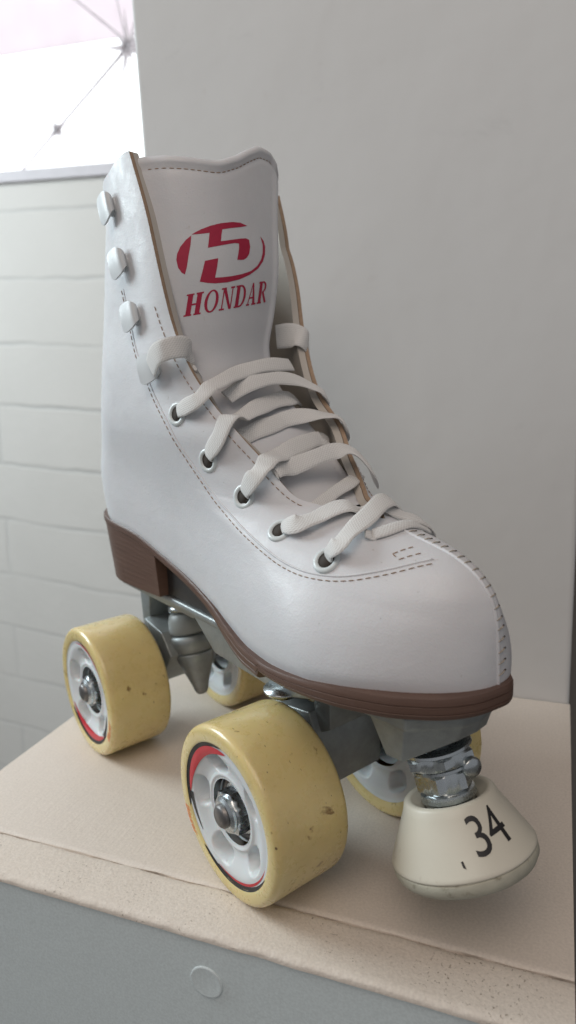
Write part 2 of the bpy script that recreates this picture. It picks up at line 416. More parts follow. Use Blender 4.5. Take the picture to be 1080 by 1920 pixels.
for side in (-1,1):
    for P in (SEAM_SIDE,SEAM_EDGE,*BOXES):
        if side>0 and P in BOXES: continue
        Q=[(x,y*-side*1.0,z) for x,y,z in P]
        dashes(st,snap_path(Q,.25,.12),1.7,.55,.17,.05)
SP(st.obj('stitching',M['thread']))
# the panel edge: a soft raised lip just outside the long stitch line
lip=MB()
for side in (-1,1):
    Q=[(x,y*-side,z) for x,y,z in SEAM_SIDE]; path=snap_path(Q,1.2,0)
    pts=[]
    for i,(p,n) in enumerate(path):
        T=(path[min(i+1,len(path)-1)][0]-path[max(i-1,0)][0]).normalized(); sd=T.cross(n)*(1 if side<0 else -1)
        q1,n1=snap(p+sd*(-1.6),-.12); pts.append(q1)
    tube(lip,pts,.42,8)
SP(lip.obj('panel_edge',M['leather']))
# toe seam: overlapped flap edge down the centre with heavy cross stitches
cen=[Vector(rows[-1][i,-1]) for i in range(nR) if 87<ZR[i]<=129 ]
cenp=catmull(cen[::4]+[cen[-1]],.6)
ridge=MB(); hol=MB(); ts=MB()
pp=[snap(p+Vector((0,-1.2,0)),-.25)[0] for p in cenp]; tube(ridge,pp,.75,8)
acc=0;last=cenp[0]
path=[snap(p,0) for p in cenp]
for i in range(2,len(path)-2):
    p,n=path[i]; acc+=(p-last).length; last=p
    if acc>2.7:
        acc=0
        T=(path[i+1][0]-path[i-1][0]).normalized()
        a=snap(p+Vector((0,-1.5,0)),.45)[0]; c=snap(p+Vector((0,1.9,0))+T*.4,.05)[0]; mid=(a+c)/2+n*.25
        tube(ts,catmull([a,mid,c],.4),.2,6)
        tube(hol,[snap(c-Vector((0,.65,0)),-.1)[0],snap(c,-.05)[0],snap(c+Vector((0,.5,0)),-.1)[0]],.33,8)
SP(ridge.obj('toe_seam',M['leather'])); SP(ts.obj('seam_stitches',simple('cream_thread',(.42,.36,.29),.8)[0])); SP(hol.obj('stitch_holes',M['hole']))
# tongue ---------------------------------------------------------------
TN,TM=90,56
def tongue_pt(i,j,off=0):
    v=i/TN; w=j/TM
    z0=131
    z=z0+(256-z0)*v
    yl=-(gn_f(z)-.3) if z>150 else -(19-(150-z)*.2)
    yr=yR_f(z); y=yl+(yr-yl)*w
    zz=z0+(tongue_top(y)-z0)*v
    x=tongue_x(y,zz)
    # padded edge and gentle waviness
    e=min(w,1-w)*abs(yr-yl); pad=.9*math.exp(-((e-2.2)/1.6)**2)+ .35*math.sin(zz*.09+y*.05)
    et=(tongue_top(y)-zz); pad+=.8*math.exp(-((et-2)/1.4)**2)-.9*math.exp(-((et-4.6)/.7)**2)
    rnd_=max(0,1.6-e); pad-=rnd_**2*.6
    rt=max(0,1.4-et); pad-=rt**2*.7
    return Vector((x+pad-off,y,zz))
V=[];F=[];fm=[]
for off in (0,3.6):
    for i in range(TN+1):
        for j in range(TM+1): V.append(tongue_pt(i,j,off*(1 if 0<j<TM and i<TN else .75)))
n=TM+1;h=(TN+1)*n
for i in range(TN):
    for j in range(TM):
        F.append((i*n+j,i*n+j+1,(i+1)*n+j+1,(i+1)*n+j)); fm.append(0)
        F.append((h+i*n+j,h+(i+1)*n+j,h+(i+1)*n+j+1,h+i*n+j+1)); fm.append(1)
    F.append((i*n,(i+1)*n,h+(i+1)*n,h+i*n)); fm.append(0)
    F.append((i*n+TM,h+i*n+TM,h+(i+1)*n+TM,(i+1)*n+TM)); fm.append(0)
for j in range(TM): F.append((TN*n+j,TN*n+j+1,h+TN*n+j+1,h+TN*n+j)); fm.append(0)
tongue=SP(mesh_obj('tongue',V,F,[M['leather'],M['lining']],None,True,fm))
bm=bmesh.new(); bm.from_mesh(tongue.data); bmesh.ops.recalc_face_normals(bm,faces=bm.faces); bm.to_mesh(tongue.data); bm.free()
ft=[tuple(v) for v in V[:h]]
TT=BVHTree.FromPolygons(ft,[f for f in F if max(f)<h])
def on_tongue(y,z,off):
    r=TT.ray_cast(Vector((100,y,z)),Vector((-1,0,0)))
    p,nn=(r[0],r[1]) if r[0] else (Vector((tongue_x(y,z),y,z)),Vector((1,0,0)))
    if nn.x<0: nn=-nn
    return p+nn*off
tstitch=MB()
tp=[on_tongue(y,tongue_top(y)-4.6,.0) for y in np.arange(-29,23,.3)]
tp2=[on_tongue(yR_f(z)-4.2,z,.0) for z in np.arange(247,190,-.4)]
dashes(tstitch,[(p,None) for p in tp],1.6,.6,.2,0); 
o=tstitch.obj('stitching',M['thread']); o.parent=tongue
def decal(name,polys,mat,parent,mapf,maxlen=1.3):
    V=[];F=[]
    for k,P in enumerate(polys):
        bm=bmesh.new(); vs=[bm.verts.new((a,b_,0)) for a,b_ in P]; bm.faces.new(vs)
        bmesh.ops.triangulate(bm,faces=bm.faces)
        for _ in range(7):
            L=[e for e in bm.edges if e.calc_length()>maxlen]
            if not L: break
            bmesh.ops.subdivide_edges(bm,edges=L,cuts=1); bmesh.ops.triangulate(bm,faces=bm.faces)
        bm.verts.ensure_lookup_table(); b0=len(V)
        for v in bm.verts: V.append(mapf(v.co.x,v.co.y,k))
        for f in bm.faces: F.append(tuple(b0+v.index for v in f.verts))
        bm.free()
    return mesh_obj(name,V,F,mat,parent,True)
LOGO_A = [(-20.36, 226.17), (-22.09, 224.72), (-23.92, 222.43), (-24.91, 220.14), (-25.25, 218.11), (-24.96, 215.34), (-24.15, 213.6), (-23.28, 212.92), (-22.53, 215.57), (-21.8, 219.27), (-20.89, 223.0)]
LOGO_B = [(-20.26, 226.43), (-18.83, 227.33), (-17.14, 228.16), (-14.07, 229.36), (-9.97, 230.45), (-5.0, 231.21), (-1.37, 231.27), (1.8, 230.46), (-1.62, 229.71), (-6.15, 228.98), (-9.65, 228.33), (-10.21, 226.4), (-10.69, 224.19), (-7.96, 224.6), (-4.89, 225.15), (-2.21, 225.62), (0.18, 225.92), (1.83, 225.54), (2.01, 223.1), (1.22, 220.54), (-0.1, 219.04), (-1.55, 218.25), (-2.75, 218.04), (-4.68, 217.99), (-4.08, 219.85), (-3.37, 222.34), (-3.23, 223.81), (-5.17, 223.83), (-8.53, 223.2), (-12.37, 222.43), (-15.53, 221.86), (-14.85, 224.95), (-14.45, 227.0), (-17.3, 226.64)]
LOGO_C = [(-16.88, 217.37), (-14.62, 217.85), (-12.26, 218.3), (-12.77, 215.73), (-13.81, 211.57), (-10.72, 211.76), (-7.55, 212.17), (-2.99, 213.06), (1.4, 214.35), (4.77, 216.35), (7.14, 218.89), (8.49, 221.53), (8.94, 224.46), (8.11, 227.41), (9.69, 225.99), (10.32, 223.88), (9.69, 220.92), (8.13, 218.25), (5.22, 215.5), (0.79, 213.01), (-4.12, 211.15), (-9.39, 209.97), (-13.86, 209.6), (-16.5, 209.79), (-18.93, 210.29), (-17.95, 213.7)]
decal('logo_emblem',[LOGO_A,LOGO_B,LOGO_C],M['red'],tongue,lambda y,z,k:on_tongue(y,z,.07))
# serif letters drawn as polygons in a unit box
def ring(cx,cy,rx,ry,t,a0,a1,n=18,tx=None):
    tx=tx or t; o=[(cx+rx*math.cos(a0+(a1-a0)*i/n),cy+ry*math.sin(a0+(a1-a0)*i/n)) for i in range(n+1)]
    i_=[(cx+(rx-tx)*math.cos(a0+(a1-a0)*i/n),cy+(ry-t)*math.sin(a0+(a1-a0)*i/n)) for i in range(n+1)]
    return [[o[k],o[k+1],i_[k+1],i_[k]] for k in range(n)]
def rc(x0,x1,y0,y1): return [[(x0,y0),(x1,y0),(x1,y1),(x0,y1)]]
sf=.075
GL={
'H':rc(.09,.38,sf,1-sf)+rc(.62,.91,sf,1-sf)+rc(.38,.62,.46,.54)+rc(0,.44,0,sf)+rc(0,.44,1-sf,1)+rc(.56,1,0,sf)+rc(.56,1,1-sf,1),
'O':ring(.5,.5,.48,.51,.07,0,2*pi,36,.2),
'N':rc(.14,.22,sf,1-sf)+rc(.80,.88,.0,1-sf)+[[(.14,1-sf),(.36,1-sf),(.88,0),(.70,0)]]+rc(0,.36,0,sf)+rc(0,.36,1-sf,1)+rc(.68,1,1-sf,1),
'D':rc(.09,.38,sf,1-sf)+rc(0,.44,0,sf)+rc(0,.44,1-sf,1)+ring(.44,.5,.52,.5,.075,-pi/2,pi/2,20,.2),
'A':[[(.10,sf),(.18,sf),(.52,1),(.44,1)],[(.62,sf),(.86,sf),(.56,1),(.44,1)]]+rc(.24,.66,.30,.37)+rc(0,.32,0,sf)+rc(.54,1,0,sf),
'R':rc(.09,.38,sf,1-sf)+rc(0,.46,0,sf)+rc(0,.44,1-sf,1)+ring(.44,.74,.40,.26,.07,-pi/2,pi/2,14,.18)+[[(.40,.5),(.60,.5),(1.0,sf*.2),(.78,0)]],
}
WQ=[(-23.84, 198.31), (-23.24, 205.96), (10.35, 211.48), (9.48, 203.5)]
def wmap(u,v):
    a=[WQ[0][i]+(WQ[3][i]-WQ[0][i])*u for i in (0,1)]; b_=[WQ[1][i]+(WQ[2][i]-WQ[1][i])*u for i in (0,1)]
    return (a[0]+(b_[0]-a[0])*v+ .0, a[1]+(b_[1]-a[1])*v)
wid={'H':1.05,'O':1.0,'N':1.05,'D':1.0,'A':.95,'R':1.0}; tot=sum(wid[c]+.12 for c in 'HONDAR')-.12
polys=[];x0=0
for ch in 'HONDAR':
    for P in GL[ch]:
        polys.append([wmap((x0+wid[ch]*(px_+.12*(py_-.5)))/tot,py_) for px_,py_ in P])
    x0+=wid[ch]+.12
decal('lettering',polys,M['red'],tongue,lambda y,z,k:on_tongue(y,z,.06+.0008*k))
# sole ----------------------------------------------------------------
def outline(grow=0.,x_from=None,n=120):
    """plan outline of the sole, counter-clockwise from the heel"""
    near=[(-150,0.01),(-149,9),(-146,16),(-140,23),(-132,28),(-122,30.6),(-112,31),(-99,30.3),(-76,28.4),(-54,27.8),(-36,29),(-20,32),(-4,35),(15,37.6),(28,38),(42,36),(55,31),(62,26.3),(69,19.5),(73.4,11.5),(74.9,4),(75.2,0.01)]
    # chord-length resample
    P=catmull([(x,-y,0) for x,y in near],1.5)
    farP=[]
    for p in reversed(P):
        y=-p.y; 
        if p.x>-5: y*=1-.10*sst(-5,25,p.x)-.46*sst(26,60,p.x)
        farP.append(Vector((p.x,y,0)))
    A=P+farP[1:-1]
    out=[]; N=len(A)
    for i,p in enumerate(A):
        T=(A[(i+1)%N]-A[i-1]).normalized(); nn=Vector((T.y,-T.x,0)); out.append(p+nn*grow)
    return out
O0=outline(0)
def thick(x): return 7.2 if x>-15 else 7.2-(3.0)*sst(-15,-45,x)
solep=[(0.0,-3.5),(0.02,-.3),(.0,.0),(.12,.35),(.30,.42),(.335,.05),(.37,.40),(.62,.42),(.655,.05),(.69,.40),(.86,.1),(.97,-1.0),(1.0,-2.2),(1.0,-4)]
V=[];F=[]
N=len(O0)
for t,g in solep:
    A=outline(g)
    for p in A:
        zt=zs_f(p.x); zb=zt-thick(p.x)
        if p.x>5: zb=82.3-.0*(p.x) +(zb-82.3)*.35
        V.append((p.x,p.y,zt+(zb-zt)*t))
K=len(solep)
for k in range(K-1):
    for i in range(N): F.append((k*N+i,k*N+(i+1)%N,(k+1)*N+(i+1)%N,(k+1)*N+i))
def fill_between(base,rev):
    # strips between near and far halves
    half=N//2
    for i in range(half):
        a,b_=i,(i+1); c,d=(N-i)%N,(N-i-1)
        q=[base+a,base+b_,base+d,base+c]
        q=list(dict.fromkeys(q))
        if len(q)>2: F.append(tuple(q if not rev else q[::-1]))
fill_between(0,False); fill_between((K-1)*N,True)
o=MB().add(V,F).obj('sole',M['sole']); o.data.set_sharp_from_angle(angle=math.radians(40)); SP(o)
# heel block
hx=-80
HO=[p for p in outline(-.1) if p.x<=hx]
i0=[i for i,p in enumerate(outline(-.1)) if p.x<=hx]
A=outline(-.1); near=[p for p in A[:len(A)//2+1] if p.x<=hx]; far=[p for p in A[len(A)//2+1:] if p.x<=hx]
loop=far+near      # from breast (far) round the back to breast (near)
V=[];F=[];L=len(loop); layers=10
for k in range(layers*3+1):
    t=k/(layers*3); 
    notch=-.12 if (k%3==0 and 0<k<layers*3) else 0
    for p in loop:
        zt=zs_f(p.x)-3.5; z=zt+(83.2-zt)*t
        s=1-.045*t; cx=-113; x=cx+(p.x-cx)*s+ (2.2*t if p.x<-113 else 0); y=p.y*(s)
        d=Vector((x-cx,y,0)).normalized(); x+=d.x*notch; y+=d.y*notch
        if p.x>hx-1.5: x=p.x+1.2*0-.8*t
        V.append((x,y,z))
for k in range(layers*3):
    for i in range(L): F.append((k*L+i,k*L+(i+1)%L,(k+1)*L+(i+1)%L,(k+1)*L+i))
F.append(tuple(range(L))[::-1]); F.append(tuple(layers*3*L+i for i in range(L)))
o=MB().add(V,F).obj('heel',M['sole']); o.data.set_sharp_from_angle(angle=math.radians(35)); SP(o)
# shank filler under the arch, painted black for the shadow of the underside
sh=MB(); prism(sh,[(-82,83.3),(-82,zs_f(-82)-4.3),(-60,zs_f(-60)-4.4),(-40,zs_f(-40)-5),(-22,zs_f(-22)-7.2),(-12,82.2)],-23,23)
SP(sh.obj('shank',M['shank'],bevel=1))
# eyelets -------------------------------------------------------------
eye=[]
def eyelet(p,n):
    mb=MB(); 
    lathe(mb,p-n*.4,n,[(0,4.5),(.5,4.5),(.85,4.2),(1.05,3.7),(1.05,3.2),(.8,2.8),(.3,2.6),(-.6,2.55)],32,cap=False)
    o=SP(mb.obj('eyelet',M['white_paint'])); h=MB(); lathe(h,p+n*.13,n,[(0,2.75),(.02,2.75)],24); ho=h.obj('eyelet_hole',M['hole'],o)
    return o
for side in (-1,1):
    for (x,y,z) in EYELETS:
        p,n=snap((x,y*-side,z)); eyelet(p,n)
# speed hooks
def hk_(o): o.data.set_sharp_from_angle(angle=math.radians(35)); return o
def hook(p,n,fwd):
    """fwd points towards the facing edge"""
    up=n.cross(fwd).normalized(); fw=up.cross(n).normalized()
    mb=MB(); lathe(mb,p-n*.3,n,[(0,3.6),(.7,3.6),(.9,3.2)],24)
    # strip: base plate -> bend near the front -> flared tab returning to the rear
    prof=[(-2.5,.7,3.0),(0,.8,2.9),(2.2,.9,2.6),(3.4,1.3,3.0),(3.8,2.0,3.9),(3.3,2.7,4.9),(2.0,3.1,5.7),(0,3.3,6.1),(-2.4,3.4,6.2),(-4.4,3.5,5.9),(-5.4,3.6,4.9)]
    pc=catmull([(a,b_,c) for a,b_,c in prof],.5); V=[];F=[];t=.38
    for k,q in enumerate(pc):
        T=(pc[min(k+1,len(pc)-1)]-pc[max(k-1,0)]); T2=Vector((T.x,T.y)).normalized(); nn=Vector((-T2.y,T2.x))
        W=q.z*.86
        for (sgn,wf) in ((1,1),(1,.5),(1,0),(1,-.5),(1,-1),(-1,-1),(-1,-.5),(-1,0),(-1,.5),(-1,1)):
            crown=.25*(1-wf*wf)*(1 if q.y>2 else 0)
            a=q.x+nn.x*t*sgn; b_=q.y+nn.y*t*sgn+crown
            V.append(p+fw*a+n*b_+up*(W*wf))
    m_=10
    for k in range(len(pc)-1):
        for i in range(m_): F.append((k*m_+i,k*m_+(i+1)%m_,(k+1)*m_+(i+1)%m_,(k+1)*m_+i))
    F.append(tuple(range(m_))[::-1]); F.append(tuple((len(pc)-1)*m_+i for i in range(m_)))
    mb.add(V,F); return hk_(SP(mb.obj('lace_hook',M['hook_paint'])))
for side in (-1,1):
    for (x,y,z) in HOOKS:
        p,n=snap((x,y*-side,z)); hook(p,n,Vector((.93,0,.25)))
# laces ---------------------------------------------------------------
def ribbon(mb,P,Ns,w=6.6,t=1.25,lift=0,skip=(0,0)):
    pts=catmull(P,.7); K=len(pts); V=[];F=[];UV=[]
    for it in range(3):
        for i in range(K):
            if i<skip[0] or i>=K-skip[1]: continue
            p=pts[i]; lift_=lift*max(0,math.sin(pi*i/(K-1)))**.7
            r=TT.ray_cast(Vector((100,p.y,p.z)),Vector((-1,0,0)))
            if r[0] and p.x<r[0].x+.9+lift_: p=Vector((r[0].x+.9+lift_,p.y,p.z))
            h=BT.find_nearest(p); n_=h[1]; 
            if n_.dot(Vector((.3,h[0].y,.35*abs(h[0].y)+(8 if h[0].z<136 else 0))))<0: n_=-n_
            dd=(p-h[0]).dot(n_); lat=((p-h[0])-n_*dd).length; need=.95+lift_*.5
            if (p-h[0]).length<5 and dd<need: p=p+n_*(need-dd)*max(0,1-lat/4.5)
            pts[i]=p
        for _ in range(4):
            q=list(pts)
            for i in range(max(1,skip[0]),K-1-skip[1]): q[i]=pts[i]*.5+(pts[i-1]+pts[i+1])*.25
            pts=q
    m_=14; s=0
    nk=len(Ns)-1
    for i,p in enumerate(pts):
        T=(pts[min(i+1,K-1)]-pts[max(i-1,0)]).normalized()
        f=i/(K-1)*nk; a=min(nk-1,int(f)); f-=a
        N_=(Vector(Ns[a])*(1-f)+Vector(Ns[a+1])*f); N_=(N_-T*N_.dot(T)).normalized(); B=T.cross(N_)
        if i: s+=(p-pts[i-1]).length
        ww=w*(1+.05*math.sin(s*.35)); 
        # bunch up where it dives into the eyelet
        if skip[0]==4: ww*=.62+.38*sst(0,9,s)
        for k in range(m_):
            th=2*pi*k/m_; cx=math.copysign(abs(math.cos(th))**.75,math.cos(th)); sy=math.copysign(abs(math.sin(th))**.8,math.sin(th))
            V.append(p+B*(cx*ww/2)+N_*(sy*t/2)); UV.append((s,cx*ww/2+ (0 if sy>0 else 9)))
    for i in range(K-1):
        for k in range(m_): F.append((i*m_+k,(i+1)*m_+k,(i+1)*m_+(k+1)%m_,i*m_+(k+1)%m_))
    F.append(tuple(range(m_))); F.append(tuple((K-1)*m_+k for k in range(m_))[::-1])
    mb.V_uv=getattr(mb,'V_uv',[])+UV
    mb.add(V,F)
L={}
L['N1']= [(-42.8, -33.0, 163.5), (-34.8, -34.0, 165.7), (-32.1, -31.0, 168.5), (-32.0, -26.0, 171.9), (-33.7, -18.0, 175.3), (-37.7, -8.0, 177.6), (-39.2, 2.0, 179.4), (-40.9, 12.0, 179.9), (-42.6, 20.0, 179.4)]
L['F1']= [(-30.8, 27.0, 164.7), (-26.9, 23.5, 167.0), (-28.6, 21.5, 169.6), (-32.5, 16.0, 173.2), (-33.9, 9.0, 174.6), (-33.7, 0.0, 174.4), (-33.9, -8.0, 172.8), (-33.9, -17.0, 168.9)]
L['N2']= [(-27.9, -30.5, 146.9), (-24.1, -31.0, 150.7), (-23.1, -28.0, 155.6), (-25.0, -19.0, 160.9), (-29.6, -6.0, 164.7), (-33.9, 6.0, 166.4), (-35.8, 14.0, 166.9), (-39.8, 20.0, 165.4)]
L['F2']= [(-17.4, 24.5, 152.6), (-14.4, 21.3, 155.1), (-15.9, 20.0, 157.3), (-19.4, 17.0, 160.1), (-24.6, 9.0, 160.4), (-27.5, 0.0, 158.8), (-29.1, -10.0, 157.2), (-29.3, -21.0, 154.6)]
L['N3']= [(-11.8, -27.0, 135.6), (-7.3, -28.0, 139.9), (-5.4, -26.0, 144.0), (-8.8, -16.0, 147.9), (-12.3, -4.0, 150.4), (-16.3, 8.0, 151.8), (-19.0, 15.0, 151.2), (-18.9, 18.0, 148.8)]
L['F3']= [(5.2, 19.0, 137.1), (8.5, 14.5, 141.1), (6.1, 13.5, 144.9), (1.0, 12.0, 148.6), (-3.0, 8.0, 148.8), (-4.2, 0.0, 147.5), (-6.1, -8.0, 145.3), (-6.2, -18.0, 143.1)]
L['N4']= [(7.5, -26.3, 127.2), (11.3, -26.5, 128.9), (13.1, -24.0, 130.0), (15.1, -17.0, 131.2), (16.5, -8.0, 130.2), (20.9, 0.0, 128.9), (26.2, 7.0, 128.7), (29.9, 12.0, 128.6), (31.2, 17.0, 125.4), (30.0, 20.0, 121.7)]
L['N5']= [(29.7, -26.2, 120.8), (32.1, -26.5, 124.2), (33.0, -24.0, 127.1), (30.5, -16.0, 129.5), (28.2, -7.0, 132.1), (25.5, 1.0, 134.4), (23.4, 7.0, 134.6), (21.0, 13.0, 131.2)]
L['F5']= [(33.8, 14.0, 124.9), (35.3, 6.0, 125.0), (35.9, -2.0, 125.4), (35.2, -9.0, 126.4), (33.1, -13.0, 128.4)]
L['IN']= [(8.1, -12.0, 132.2), (4.0, 0.0, 135.3), (1.4, 10.0, 137.4), (-1.3, 17.0, 139.1)]
L['HK']= [(-44.5, -24.0, 184.7), (-41.4, -28.0, 187.1), (-39.7, -33.0, 187.3), (-41.8, -37.0, 186.4), (-46.7, -38.0, 184.6), (-52.4, -37.0, 180.6)]
L['FK']= [(-51.4, 20.0, 190.8), (-46.9, 24.0, 191.1), (-42.6, 26.3, 190.2), (-42.6, 29.0, 188.0), (-46.1, 32.0, 185.4)]
L['HL']= [(-39.9, -26.0, 179.9), (-45.6, -20.0, 176.3), (-44.0, -16.0, 174.1), (-44.2, -10.0, 173.4)]
nn_=(.25,-.95,.25); md=(.72,-.25,.64); fr=(.55,.75,.35)
NS={'N1':[nn_,(.5,-.8,.4),md,md,(.8,-.1,.6),(.8,0,.6)],'F1':[fr,(.65,.3,.6),md,md,md],'N2':[nn_,(.5,-.8,.4),md,md,(.75,0,.65)],'F2':[fr,(.6,.5,.6),md,md,md],
'N3':[nn_,(.5,-.7,.5),md,md,(.7,0,.7)],'F3':[fr,(.5,.5,.7),md,md,md],'N4':[(.1,-.8,.6),(.2,-.5,.85),(.3,-.2,.95),(.4,0,.9),(.4,.3,.85),(.3,.9,.3)],
'N5':[(.1,-.8,.6),(.3,-.5,.8),(.4,-.2,.9),(.5,0,.85),(.5,.3,.8)],'F5':[(.4,.6,.7),(.4,0,.9),(.4,-.1,.9)],'IN':[(.5,-.3,.8),(.5,-.4,.8)],
'HK':[(.8,-.2,.5),(.85,-.4,.2),(.7,-.8,.1),(.2,-.95,.1),(.1,-1,0)],'FK':[(.8,-.4,.1),(.9,-.3,.1),(.9,.3,.1),(.4,.9,0)],'HL':[(.7,-.3,.5),(.7,-.3,.6)]}
WID={'N1':6.6,'F1':6.4,'N2':7.4,'F2':7.4,'N3':7.4,'F3':6.8,'N4':7.2,'N5':7.0,'F5':4.6,'IN':5.5,'HK':8.2,'FK':9.5,'HL':2.4}
lmb=MB()
for k in L:
    P=[Vector(p) for p in L[k]]
    if k[0]=='N' : # dive into the eyelet
        e={'N1':0,'N2':1,'N3':2,'N4':3,'N5':4}[k]; p,n=snap(EYELETS[e]); dr=(P[2]-P[0]).normalized(); P[0]=p+n*1.3+dr*3.0; P=[p-n*.8+dr*.7]+P[:1]+P[2:]; NS[k]=[NS[k][0]]+NS[k]
    sk=(4,0) if k[0]=='N' else (0,0)
    if k[0]=='N' and k!='N4': sk=(4,6)
    if k in ('F1','F2','F3'):
        sk=(0,2)
    if k=='F5': sk=(0,5)
    if k in ('HK','FK','HL','IN'): sk=(999,0)
    ribbon(lmb,P,NS[k],WID[k],1.15,{'N':2.0,'F':.1}.get(k[0],0),sk)
lo=mesh_obj('shoelace',lmb.V,lmb.F,M['lace'],None,True,uv=lmb.V_uv); SP(lo); lo.data.set_sharp_from_angle(angle=math.radians(70))
# ------------------------------------------------------------------ chassis
W_,B_,T_=30.27,122.6,70.67
R_=31.; RH=24.9
pl=MB()
# base plate outline (plan), under sole and heel
po=[(-143,-14),(-136,-21),(-100,-23.5),(-60,-24),(-20,-24.5),(20,-26),(44,-25),(58,-20),(66,-11),(67.5,0),(66,11),(58,20),(44,25),(20,26),(-20,24.5),(-60,24),(-100,23.5),(-136,21),(-143,14)]
prism(pl,po,79.6,82.6,ax='z')
for s in (-1,1):
    prism(pl,[(-66,79.7),(-48,66),(0,64.5),(18,70),(30,79.7)],s*21.5,s*18.3)
    prism(pl,[(-140,79.7),(-136,75.5),(-66,75.5),(-62,79.7)],s*20.5,s*18.5)
plate=SP(pl.obj('baseplate',M['alloy'],smooth=True,bevel=.7,seg=2)); 
# toe stop housing: tapered block
hb=MB()
tax=Vector((7,0,-19)).normalized()
sym=lambda L:L+[(x,-y) for x,y in reversed(L) if y<0]
top=sym([(36,-23.8),(57.5,-22.2),(66.5,-7),(67.8,0)])
mid=sym([(38,-23.5),(56.5,-21.5),(66,-7),(67.4,0)])
mid2=sym([(40,-20),(55,-20),(65.2,-7),(66.8,0)])
low=sym([(44.5,-17.2),(52.8,-18.8),(63.5,-7),(65.5,0)])
V=[(x,y,79.5) for x,y in top]+[(x,y,75.4) for x,y in mid]+[(x,y,74.2) for x,y in mid2]+[(x,y,60.5+max(0,x-50)*.66) for x,y in low]; n=7
F=[tuple(range(n))]+[(k*n+i,k*n+(i+1)%n,(k+1)*n+(i+1)%n,(k+1)*n+i) for k in (0,1,2) for i in range(n)]+[tuple(3*n+i for i in range(n))[::-1]]
hb.add(V,F); o=hb.obj('toe_stop_housing',M['alloy'],plate,smooth=False,bevel=.6,seg=3,angle=20)
# mounting screws below the plate
for (x,y) in ((-128,-13),(-90,-13),(10,-14),(24,-13),(-128,13),(10,14)):
    b_=MB(); lathe(b_,(x,y,80),(0,0,-1),[(0,4.2),(1.5,4.2),(2.4,3.2)],24); o=b_.obj('screw',M['zinc'],plate)
b_=MB()
prof=[];
for k in range(17): prof+=[(k*.9,2.4),(k*.9+.45,2.85)]
lathe(b_,(8,-15,80),(0,0,-1),prof,20); b_.obj('threaded_screw',M['zinc'],plate)
b_=MB(); lathe(b_,(-4,-20,66.5),(0,0,-1),[(0,7),(1.0,7),(1.6,5.5),(2.6,5.2),(3,3)],32); b_.obj('screw',M['zinc'],plate)
# trucks
def truck(ax,fwd):
    """ax: axle x; fwd: +1 the cushion side lies towards the toe"""
    mb=MB()
    # hanger: axle tube and arm
    lathe(mb,(ax,-18.6,R_),(0,1,0),[(0,6.4),(1,7.0),(36.2,7.0),(37.2,6.4)],32)
    V=[]; 
    # tapered web from the axle up to the kingpin eye
    prism(mb,[(ax-9*fwd,R_-2),(ax-10*fwd,R_+12),(ax-4*fwd,R_+27),(ax+14*fwd,R_+24),(ax+22*fwd,R_+14),(ax+8*fwd,R_-3)],-15,15)
    prism(mb,[(ax-13*fwd,76),(ax-12*fwd,R_+22),(ax-5*fwd,R_+18),(ax-1*fwd,76)],-12,12)
    body=SP(mb.obj('truck',M['alloy'],bevel=2.2,seg=3))
    # mounting pad on the plate
    pad=MB(); prism(pad,[(ax-16*fwd,79.8),(ax-13*fwd,75),(ax+26*fwd,73),(ax+32*fwd,79.8)],-13,13); pad.obj('mount',M['alloy'],body,bevel=1)
    # kingpin stack, tilted
    kp=Vector((ax+12*fwd,-1,78)); kd=Vector((.23*fwd,0,-1)).normalized()
    k=MB(); lathe(k,kp,kd,[(0,4.2),(12,4.2)],24); hexnut(k,kp+kd*4,kd,6,7.5); k.obj('kingpin',M['zinc'],body)
    c=MB(); lathe(c,kp+kd*11,kd,[(0,7.2),(.6,8.6),(2,9),(3,9),(3.6,8.2)],32); c.obj('cushion_washer',M['zinc'],body)
    c=MB(); lathe(c,kp+kd*15,kd,[(0,7.8),(1,9),(4,10),(9,10.4),(10.5,9.6)],32); c.obj('cushion',M['cushion'],body)
    c=MB(); lathe(c,kp+kd*26.0,kd,[(0,9.8),(.8,11),(3.5,11.2),(8,10.2),(9,9)],32); c.obj('cushion',M['alloy'],body)
    c=MB(); lathe(c,kp+kd*35.2,kd,[(0,9.6),(1,9.9),(8,7.4),(16.5,4.2),(20,3.2),(21.3,2.2)],32); c.obj('kingpin_tip',M['alloy'],body)
    a=MB(); lathe(a,(ax,-T_/2-W_/2-1.8,R_),(0,1,0),[(0,3.3),(.8,4.1),(T_+W_+2.8,4.1),(T_+W_+3.6,3.3)],24); a.obj('axle',M['dull_steel'],body)
    return body
truck(-B_,1); truck(0,-1)
